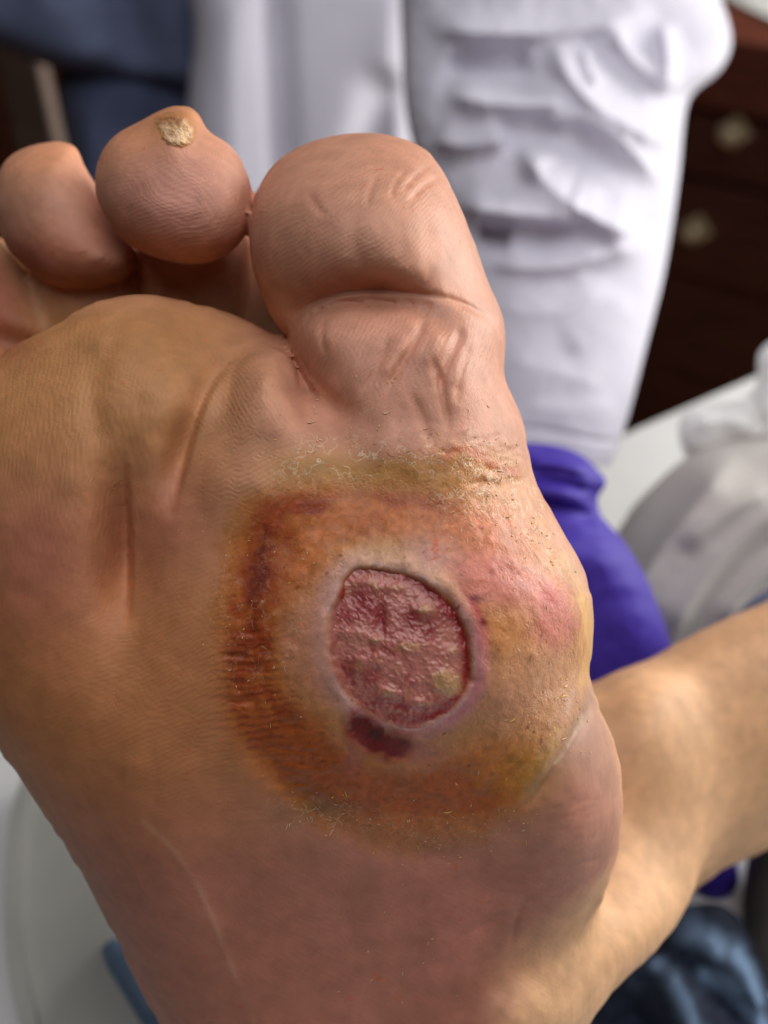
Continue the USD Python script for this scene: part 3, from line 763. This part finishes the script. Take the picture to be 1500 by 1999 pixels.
# patient's jeans: the other leg lying behind, and the rolled cuff
J = Form(238, (150, 1720, 1640, 2290, -45, 60), 2.2)
J.pillow([(206, 1838), (235, 1832), (500, 1810), (1000, 1775), (1290, 1790), (1370, 1762), (1425, 1772), (1480, 1866), (1530, 2000), (1570, 2150), (1500, 2240), (900, 2260), (300, 2240), (255, 2060), (225, 1930)],
         lambda X, Y: 12 + 0 * X, 26, 20)
jp, jf = J.mesh(1, 1)
jp = relief(J, jp, jf, [([(1330, 1830), (1390, 1920), (1480, 2000)], -7, 30), ([(1290, 1880), (1340, 1960), (1360, 2050)], 6, 28), ([(1440, 1850), (1480, 1950), (1500, 2050)], 5, 20),
                        ([(1200, 1950), (1260, 2000), (1300, 2080)], -5, 25), ([(240, 1850), (270, 1920), (300, 2000)], 5, 18)], (2.0, 90), 3)
worn_and_lit = np.zeros(len(jp))
for pts_, w_ in (([(1380, 1900), (1440, 1940), (1490, 2010)], 16), ([(1285, 1880), (1335, 1960), (1365, 2060)], 14), ([(1340, 1800), (1400, 1850)], 26), ([(1440, 1860), (1480, 1950)], 18)):
    worn_and_lit = np.maximum(worn_and_lit, np.exp(-(dline(pts_, jp[:, :2])[0] / w_) ** 2))
worn_and_lit = np.clip(worn_and_lit + 1.1 * smooth01(-jp[:, 0], -420, -250) + 0.5 * (meshkit.fbm(jp / 30, 4, 91) - .5), 0, 1)[:, None]  # left strip is the same denim, its lit tone put into the colour
jc = srgb(30, 36, 52) * (1 - worn_and_lit) + srgb(120, 146, 176) * worn_and_lit
part(patient, 'jeans', world(J.real(jp)), jf, DENIM, color=jc, label='faded blue denim trouser leg behind the foot')
J2 = Form(240, (1400, 1040, 1980, 1420, -35, 50), 2.0)
J2.pillow([(1432, 1216), (1465, 1172), (1530, 1135), (1700, 1065), (1860, 1040), (1930, 1150), (1900, 1350), (1700, 1340), (1520, 1300)], 10, 22, 14)
jp, jf = J2.mesh(1, 1)
part(patient, 'trouser_cuff', world(J2.real(jp)), jf, NAVY, label='dark navy trouser cuff behind the shin')

# ------------------------------------------------------------------ the clinician
doctor = thing('person', 'clinician in white coat and purple glove holding the foot from behind', 'person', at(600, 900, 640))


def folds(p, lines, gain=1.0):
    """crisp cloth folds: gentle above each crest, steep below it (towards the right-hand side of the drawn direction)"""
    d = np.zeros(len(p))
    for pts, a, w1, w2 in lines:
        c = opened(pts, 80)
        t = np.gradient(c, axis=0)
        dist, i = cKDTree(c).query(p[:, :2])
        r = p[:, :2] - c[i]
        side = r[:, 0] * -t[i, 1] + r[:, 1] * t[i, 0]
        w = np.where(side > 0, w1, w2)
        u = i / 79
        d += a * np.exp(-(dist / w) ** 1.4) * smooth01(u, -.001, .22) * smooth01(1 - u, -.001, .22)
    return d * gain


ys = np.linspace(-180, 892, 420)
LEFT = opened([(770, -190), (782, 0), (786, 120), (800, 260), (836, 370), (870, 480), (900, 620), (925, 760), (940, 900)], 400)
RIGHT = opened([(1300, -190), (1372, -80), (1415, 20), (1427, 92), (1394, 150), (1350, 188), (1336, 235), (1328, 320), (1314, 430), (1290, 565), (1262, 672), (1234, 775), (1188, 900)], 400)
lx, rx = np.interp(ys, LEFT[:, 1], LEFT[:, 0]), np.interp(ys, RIGHT[:, 1], RIGHT[:, 0])
NA = 420
th = np.linspace(0, 2 * np.pi, NA, endpoint=False)
Yc = 335 + 115 * smooth01(-ys, -920, 150)
hw = (rx - lx) / 2
sgn = lambda v, e: np.sign(v) * np.abs(v) ** e
spx = (lx + hw)[:, None] + hw[:, None] * sgn(np.cos(th), .85)
dep = np.minimum(hw * K * Yc, 62)[:, None] * 0.8 * sgn(np.sin(th), .85)
spy = np.repeat(ys[:, None] + 14 * smooth01(ys, 700, 892)[:, None] * 0, NA, 1) + 26 * (smooth01(spx, 1040, 1200) - .3) * smooth01(ys, 600, 880)[:, None]
fp = np.stack([spx.ravel(), spy.ravel()], 1)
fw = smooth01(-np.sin(th), 0.0, .45)[None, :].repeat(len(ys), 0).ravel()
CREASES = [([(1010, 275), (1060, 345), (1120, 400), (1195, 442), (1262, 462)], 11, 26, 46), ([(1085, 60), (1112, 150), (1175, 215), (1260, 262), (1328, 296)], 11, 30, 44),
           ([(820, 52), (1020, 66), (1210, 40), (1290, 10)], 8, 30, 30), ([(860, 178), (1047, 206), (1130, 196)], 9, 26, 36), ([(840, 270), (920, 284), (1000, 262)], 6, 18, 34),
           ([(880, 398), (1010, 420), (1150, 424)], 9, 18, 46), ([(930, 505), (1050, 524), (1200, 496), (1280, 470)], 7, 26, 40), ([(950, 590), (1060, 612), (1200, 556)], 5, 22, 40),
           ([(1040, 250), (1150, 236), (1240, 300), (1300, 372)], 6, 30, 24), ([(1290, 40), (1304, 110), (1300, 190)], 6, 12, 18), ([(1200, 40), (1240, 120), (1330, 160)], 6, 22, 22),
           ([(1100, 690), (1180, 640), (1250, 590)], 5, 24, 36), ([(970, 700), (1060, 720), (1190, 760)], 3.5, 24, 40), ([(1010, 790), (1100, 800), (1215, 790)], 2.5, 30, 30),
           ([(1140, 90), (1150, 130), (1175, 175)], 4, 10, 14), ([(1050, 320), (1090, 370), (1130, 390)], -5, 26, 26), ([(930, 455), (970, 462), (1000, 470)], -7, 18, 22),
           ([(860, 120), (960, 140), (1050, 130)], -6, 30, 40)]
fd = folds(fp, CREASES, 1.7) + 5 * (meshkit.fbm(np.c_[fp / 70, np.zeros(len(fp))], 4, 5) - .5) + 0.9 * np.abs(meshkit.fbm(np.c_[fp / 34, np.ones(len(fp))], 3, 15) - .5)
hem = np.exp(-((ys - 845) / 5) ** 2)[:, None].repeat(NA, 1).ravel()
fd = fd * (1 - .72 * smooth01(fp[:, 1], 430, 620)) - 1.2 * hem
SY = (Yc[:, None] + dep).ravel() - fd * fw
sv = ray(fp[:, 0], fp[:, 1], SY)
nr = len(ys)
ii, jj = np.meshgrid(np.arange(nr - 1), np.arange(NA), indexing='ij')
a_, b_ = (ii * NA + jj).ravel(), (ii * NA + (jj + 1) % NA).ravel()
sq = np.stack([a_, b_, b_ + NA, a_ + NA], 1)
# turned-in hem at the cuff and a closed shoulder end
ctr_b, ctr_t = sv[-NA:].mean(0), sv[:NA].mean(0)
ring1 = sv[-NA:] * 0.97 + ctr_b * 0.03 + [0, 0, 0.5]
ring2 = ring1 * 0.99 + ctr_b * 0.01 + [0, 0, 26]
ring3 = sv[:NA] * 0.6 + ctr_t * 0.4
n0 = len(sv)
sv = np.vstack([sv, ring1, ring2, ring3])
j = np.arange(NA); jn = (j + 1) % NA
lasts = (nr - 1) * NA
sq = np.vstack([sq, np.stack([lasts + j, lasts + jn, n0 + jn, n0 + j], 1), np.stack([n0 + j, n0 + jn, n0 + NA + jn, n0 + NA + j], 1), np.stack([n0 + 2 * NA + j, n0 + 2 * NA + jn, jn, j], 1)])
stri = np.vstack([sq[:, [0, 1, 2]], sq[:, [0, 2, 3]]])
part(doctor, 'sleeve', world(sv), stri, COAT, label='crumpled white coat sleeve')
CO = Form(620, (300, -160, 900, 1000, -60, 70), 5.0)
CO.pillow([(380, -130), (376, 60), (366, 200), (372, 400), (400, 700), (440, 900), (700, 920), (800, 700), (815, 400), (812, 100), (800, -130)], 10, 34, 22)
cp, cf = CO.mesh(1, 1)
cp = relief(CO, cp, cf, [([(530, -100), (545, 200), (560, 500)], -12, 26), ([(460, -100), (450, 200), (460, 500)], 5, 40),
                         ([(765, 120), (735, 250), (700, 380)], -14, 45)], (2, 200), 6, 0.9)
part(doctor, 'coat_front', world(CO.real(cp)), cf, COAT, label='front panel of the white coat')
SH = Form(700, (-260, -200, 520, 330, -60, 70), 5.0)
SH.pillow([(-200, -160), (-220, 0), (-100, 60), (0, 92), (60, 118), (110, 136), (240, 152), (380, 185), (470, 190), (480, 0), (470, -160)], 10, 34, 24)
hp, hf = SH.mesh(1, 1)
hp = relief(SH, hp, hf, [([(200, -100), (260, 50), (300, 160)], -14, 50), ([(60, -60), (120, 60), (200, 140)], 8, 50)], (5, 160), 7)
part(doctor, 'shirt', world(SH.real(hp)), hf, NAVY, label='navy blue top under the open coat')
TR = Form(730, (60, 60, 560, 1000, -60, 70), 5.5)
TR.pillow([(122, 120), (126, 250), (140, 500), (180, 850), (300, 930), (480, 900), (480, 400), (470, 120), (300, 90)], 12, 36, 26)
tp, tf = TR.mesh(1, 1)
tp = relief(TR, tp, tf, [([(165, 150), (170, 300), (190, 600)], 6, 24), ([(300, 180), (280, 320), (300, 600)], -10, 50)], (4, 150), 8)
part(doctor, 'trousers', world(TR.real(tp)), tf, NAVY2, label='dark blue trousers below the navy top')
G = Form(250, (740, 820, 1500, 1840, -30, 60), 1.5)
G.pillow([(880, 880), (960, 866), (1040, 864), (1100, 873), (1140, 890), (1168, 917), (1186, 945), (1170, 965), (1172, 1000), (1200, 1035), (1242, 1092), (1276, 1160), (1302, 1228), (1320, 1330),
          (1290, 1430), (1100, 1460), (900, 1420), (850, 1150)], lambda X, Y: 8 - 6 * smooth01(Y, 1000, 1100) + 6 * smooth01(Y, 1200, 1400), 15, 13)
for a, b, c in (((1275, 1400, 16), (1350, 1580, 24), (1398, 1712, 20)), ((1200, 1420, 16), (1250, 1610, 24), (1275, 1740, 20)), ((1110, 1430, 16), (1140, 1620, 24), (1150, 1760, 20)), ((1010, 1420, 16), (1020, 1580, 24), (1020, 1700, 20))):
    G.limb(a, b, 9.0, 8.2, k=3); G.limb(b, c, 8.2, 6.4, k=1)
G.limb((930, 1080, 10), (860, 1180, 0), 10, 9, k=4); G.limb((860, 1180, 0), (810, 1270, -6), 9, 7, k=1)
gp, gf = G.mesh(1, 1)
gp = relief(G, gp, gf, [([(1020, 905), (1100, 905), (1170, 930)], 2.2, 12), ([(1030, 932), (1110, 945), (1160, 965)], -2.4, 11), ([(1030, 960), (1110, 968), (1160, 980)], 2.0, 12),
                        ([(1040, 985), (1120, 1000), (1175, 1018)], -2.6, 12), ([(1060, 1080), (1150, 1090), (1230, 1100)], 1.6, 40), ([(1030, 880), (1100, 885), (1150, 905)], -1.4, 8)], (.8, 50), 9)
gp[:, 2] -= folds(gp, [([(1000 + 9 * k_, 890 + 21 * k_), (1080 + 6 * k_, 888 + 23 * k_), (1150 + 8 * k_, 915 + 20 * k_)], 1.3 * (1 - .08 * k_), 5, 10) for k_ in range(7)] + [([(1050, 1120), (1120, 1060), (1210, 1060)], 1.0, 16, 30), ([(1120, 1200), (1180, 1150), (1270, 1160)], .8, 14, 30)]) * smooth01(frontness(gp, gf, G.s), 0, .5)
part(doctor, 'glove', world(G.real(gp)), gf, NITRILE, label='purple nitrile glove on the hand behind the foot')


# ------------------------------------------------------------------ table, cloth, paper
def rbox(w, d, h, r):
    """box with rounded edges: x, y centred, z from 0"""
    b = trimesh.creation.box([w - 2 * r, d - 2 * r, h - 2 * r])
    import manifold3d as m3
    sp_ = trimesh.creation.icosphere(2, r)
    pts = (b.vertices[:, None, :] + sp_.vertices[None]).reshape(-1, 3)
    hull = trimesh.convex.convex_hull(pts)
    hull.apply_translation([0, 0, h / 2])
    return hull


ZT = 0.742
def on_plane(px, py, z):
    """world point of the picture position on the horizontal plane z"""
    a, b = at(px, py, 0.0), at(px, py, 1000.0)
    t = (z - a[2]) / (b[2] - a[2])
    return a + t * (b - a)


e0, e1 = on_plane(1190, 862, ZT), on_plane(1330, 800, ZT)
u = (e1 - e0) / np.linalg.norm(e1 - e0)
nrm = np.array([u[1], -u[0], 0])
if nrm[1] > 0: nrm = -nrm
c0 = e0 - u * 0.45
poly = np.array([c0, c0 + u * 1.3, c0 + u * 1.3 + nrm * 0.75, c0 + nrm * 0.75])


def slab(poly, z0, z1, r=0.006):
    import shapely
    p = shapely.Polygon(poly[:, :2]).buffer(-r * 4).buffer(r * 4)
    m = trimesh.creation.extrude_polygon(p, z1 - z0, engine='earcut')
    m.apply_translation([0, 0, z0])
    return m


ctr = poly.mean(0)
table = thing('exam_table', 'white covered examination table under the foot and grey cloth', 'table', (ctr[0], ctr[1], 0))
m = slab(poly, ZT - 0.06, ZT - 0.004); part(table, 'table_top', m.vertices, m.faces, TRAY, smooth=30)
m = slab(poly + 0 * poly, ZT - 0.0035, ZT); part(table, 'sheet', m.vertices, m.faces, SHEET, smooth=30)
for a in poly:
    q_ = ctr + (a - ctr) * 0.85
    m = trimesh.creation.cylinder(0.02, ZT - 0.061, sections=20); m.apply_translation([q_[0], q_[1], (ZT - 0.061) / 2])
    part(table, 'leg', m.vertices, m.faces, TRAY, smooth=30)

GC = Form(330, (1100, 800, 1820, 1420, -50, 60), 2.4)
GC.pillow([(1160, 1240), (1200, 1050), (1240, 985), (1290, 935), (1345, 890), (1420, 862), (1520, 850), (1700, 850), (1770, 1000), (1760, 1300), (1500, 1370), (1250, 1360)], 8, 30, 22)
p_, f_ = GC.mesh(1, 1)
p_[:, 2] -= (folds(p_, [([(1200, 1230), (1290, 1080), (1380, 960), (1450, 880)], 13, 60, 30), ([(1290, 1290), (1380, 1130), (1480, 1030), (1640, 980)], 13, 26, 60),
                     ([(1400, 1260), (1460, 1150), (1560, 1080), (1680, 1060)], 10, 34, 34), ([(1330, 1080), (1420, 1000), (1520, 950)], 6, 20, 30)])
              + 3 * (meshkit.fbm(p_ / [160, 90, 80], 3, 44) - .5)) * smooth01(frontness(p_, f_, GC.s), 0, .5)
single('grey_cloth', 'crumpled pale grey cloth lying on the white table above the shin', 'cloth', world(GC.real(p_)), f_, GREY)
WP = Form(345, (1270, 620, 1720, 960, -40, 50), 2.0)
WP.pillow([(1328, 865), (1334, 808), (1385, 786), (1450, 780), (1478, 750), (1482, 690), (1520, 660), (1640, 680), (1660, 820), (1560, 900), (1460, 878), (1400, 900), (1345, 898)], 2, 18, 12)
p_, f_ = WP.mesh(1, 1)
p_ = relief(WP, p_, f_, [([(1350, 830), (1420, 815), (1470, 830)], 3, 20), ([(1478, 700), (1470, 790), (1500, 850)], -6, 14)], (2, 60), 5)
single('paper_towel', 'crumpled white paper towel lying on the grey cloth', 'paper towel', world(WP.real(p_)), f_, PAPER)

CU = Form(240, (1280, 1560, 1900, 2300, -40, 60), 3.0)  # added dark form in place of the shaded surface behind the jeans
CU.pillow([(1456, 1700), (1478, 1640), (1560, 1600), (1800, 1560), (1850, 1900), (1800, 2230), (1500, 2250), (1440, 2000), (1450, 1850)], 24, 16, 14)
p_, f_ = CU.mesh(1, 1)
p_ = relief(CU, p_, f_, [], (3, 160), 12)
single('shade_form', 'added dark form for the shaded surface behind the blue jeans, below the shin', 'shade_form', world(CU.real(p_)), f_, SHADE_GREY)

# grey tray at lower left
tray_o = closed([(28, 1560), (60, 1500), (140, 1470), (400, 1500), (520, 1800), (520, 2160), (300, 2230), (110, 2190), (40, 2010), (14, 1880), (8, 1720)], 160)
w = np.array([on_plane(x, y, ZT + 0.012) for x, y in tray_o])
tray = thing('tray', 'pale grey plastic foot tray with rounded corners at the lower left', 'tray', (w[:, 0].mean(), w[:, 1].mean(), ZT))
import shapely
ps = shapely.Polygon(w[:, :2])
m = trimesh.creation.extrude_polygon(ps, 0.008, engine='earcut'); m.apply_translation([0, 0, ZT + 0.001]); part(tray, 'tray_base', m.vertices, m.faces, TRAY, smooth=30)
rim = ps.difference(ps.buffer(-0.004)); m = trimesh.creation.extrude_polygon(rim, 0.011, engine='earcut'); m.apply_translation([0, 0, ZT + 0.0012]); part(tray, 'rim', m.vertices, m.faces, TRAY, smooth=30)

# ------------------------------------------------------------------ wooden desk with brass knobs, floor
fl = trimesh.creation.box([8, 8, 0.05]); fl.apply_translation([0, 2.5, -0.025])
single('floor', None, None, fl.vertices, fl.faces, WOOD_FLOOR, smooth=False, kind='structure')

k1, k2 = at(1440, 255, 1350), at(1365, 445, 1250)
top_z = at(1420, 100, 1320)[2] + 0.05
# front face through the knobs, turned so that its top edge drops to the right in view
yaw = math.radians(-38)
ux, uy = np.array([math.cos(yaw), math.sin(yaw), 0]), np.array([-math.sin(yaw), math.cos(yaw), 0])
fo = (k1 + k2) / 2; fo[2] = 0
H = top_z
desk = thing('desk', 'dark red wooden desk with brass knobs behind the white sleeve', 'desk', fo)


def dbox(x0, x1, y0, y1, z0, z1, r=0.004):
    m = rbox(x1 - x0, y1 - y0, z1 - z0, r)
    v = m.vertices + [(x0 + x1) / 2, (y0 + y1) / 2, z0]
    return fo + v[:, :1] * ux + v[:, 1:2] * uy + v[:, 2:] * np.array([0, 0, 1.0]), m.faces


def on_front(px, py, off=0.0):
    """picture position carried onto the desk's front face: local x, z"""
    a, b = at(px, py, 0.0), at(px, py, 1000.0)
    r = b - a
    t = ((fo - a) @ uy + off) / (r @ uy)
    p = a + t * r
    return (p - fo) @ ux, p[2]


FAS = 0.085
part(desk, 'carcass', *dbox(-0.6, 1.0, 0.012, 0.6, 0.0, H - FAS - 0.001), WOOD_DARK, smooth=30)
part(desk, 'desk_top', *dbox(-0.64, 1.04, -0.03, 0.63, H - FAS, H), WOOD_TOP, smooth=30)
kn = [on_front(1440, 255), on_front(1365, 445)]
zm = (kn[0][1] + kn[1][1]) / 2
hh = kn[0][1] - kn[1][1]
for (kx, kz), (za, zb) in zip(kn, ((zm + .004, min(kn[0][1] + hh / 2, H - FAS - 0.01)), (kn[1][1] - hh / 2, zm - .004))):
    dr = part(desk, 'drawer', *dbox(-0.3, 0.5, -0.006, 0.012, za, zb), WOOD_DARK, smooth=30)
    pl = trimesh.creation.cylinder(0.024, 0.005, sections=4)
    kb = trimesh.creation.icosphere(2, 0.014); kb.apply_translation([0, 0, 0.018])
    m = trimesh.util.concatenate([pl, kb]); m.apply_transform(trimesh.transformations.rotation_matrix(np.pi / 2, [1, 0, 0]))
    v = m.vertices + [kx, -0.009, kz]
    part(dr, 'knob', fo + v[:, :1] * ux + v[:, 1:2] * uy + v[:, 2:] * np.array([0, 0, 1.0]), m.faces, BRASS, smooth=30)
pp = np.array([on_plane(x, y, H) for x, y in ((1395, -10), (1500, 42), (1640, 100), (1640, -160), (1420, -160))])
m = trimesh.creation.extrude_polygon(shapely.Polygon(pp[:, :2]), 0.004, engine='earcut'); m.apply_translation([0, 0, H + 0.001])
single('paper', 'white paper lying on top of the dark wooden desk', 'paper', m.vertices, m.faces, PAPER, smooth=False)
# brown chair leg behind the clinician
cv = dbox
a0, a1 = at(70, 200, 900), at(66, 420, 900)
m = rbox(0.042, 0.03, 1.0, 0.004); m.apply_translation([a0[0] - 0.005, a0[1], 0])
single('chair_post', 'brown upholstered chair post behind the navy trousers', 'chair', m.vertices, m.faces, BROWN, smooth=30)
wl = trimesh.creation.box([8, 0.1, 2.6]); wl.apply_translation([0, 2.6, 1.3])
single('wall', None, None, wl.vertices, wl.faces, WOOD_DARK, smooth=False, kind='structure')
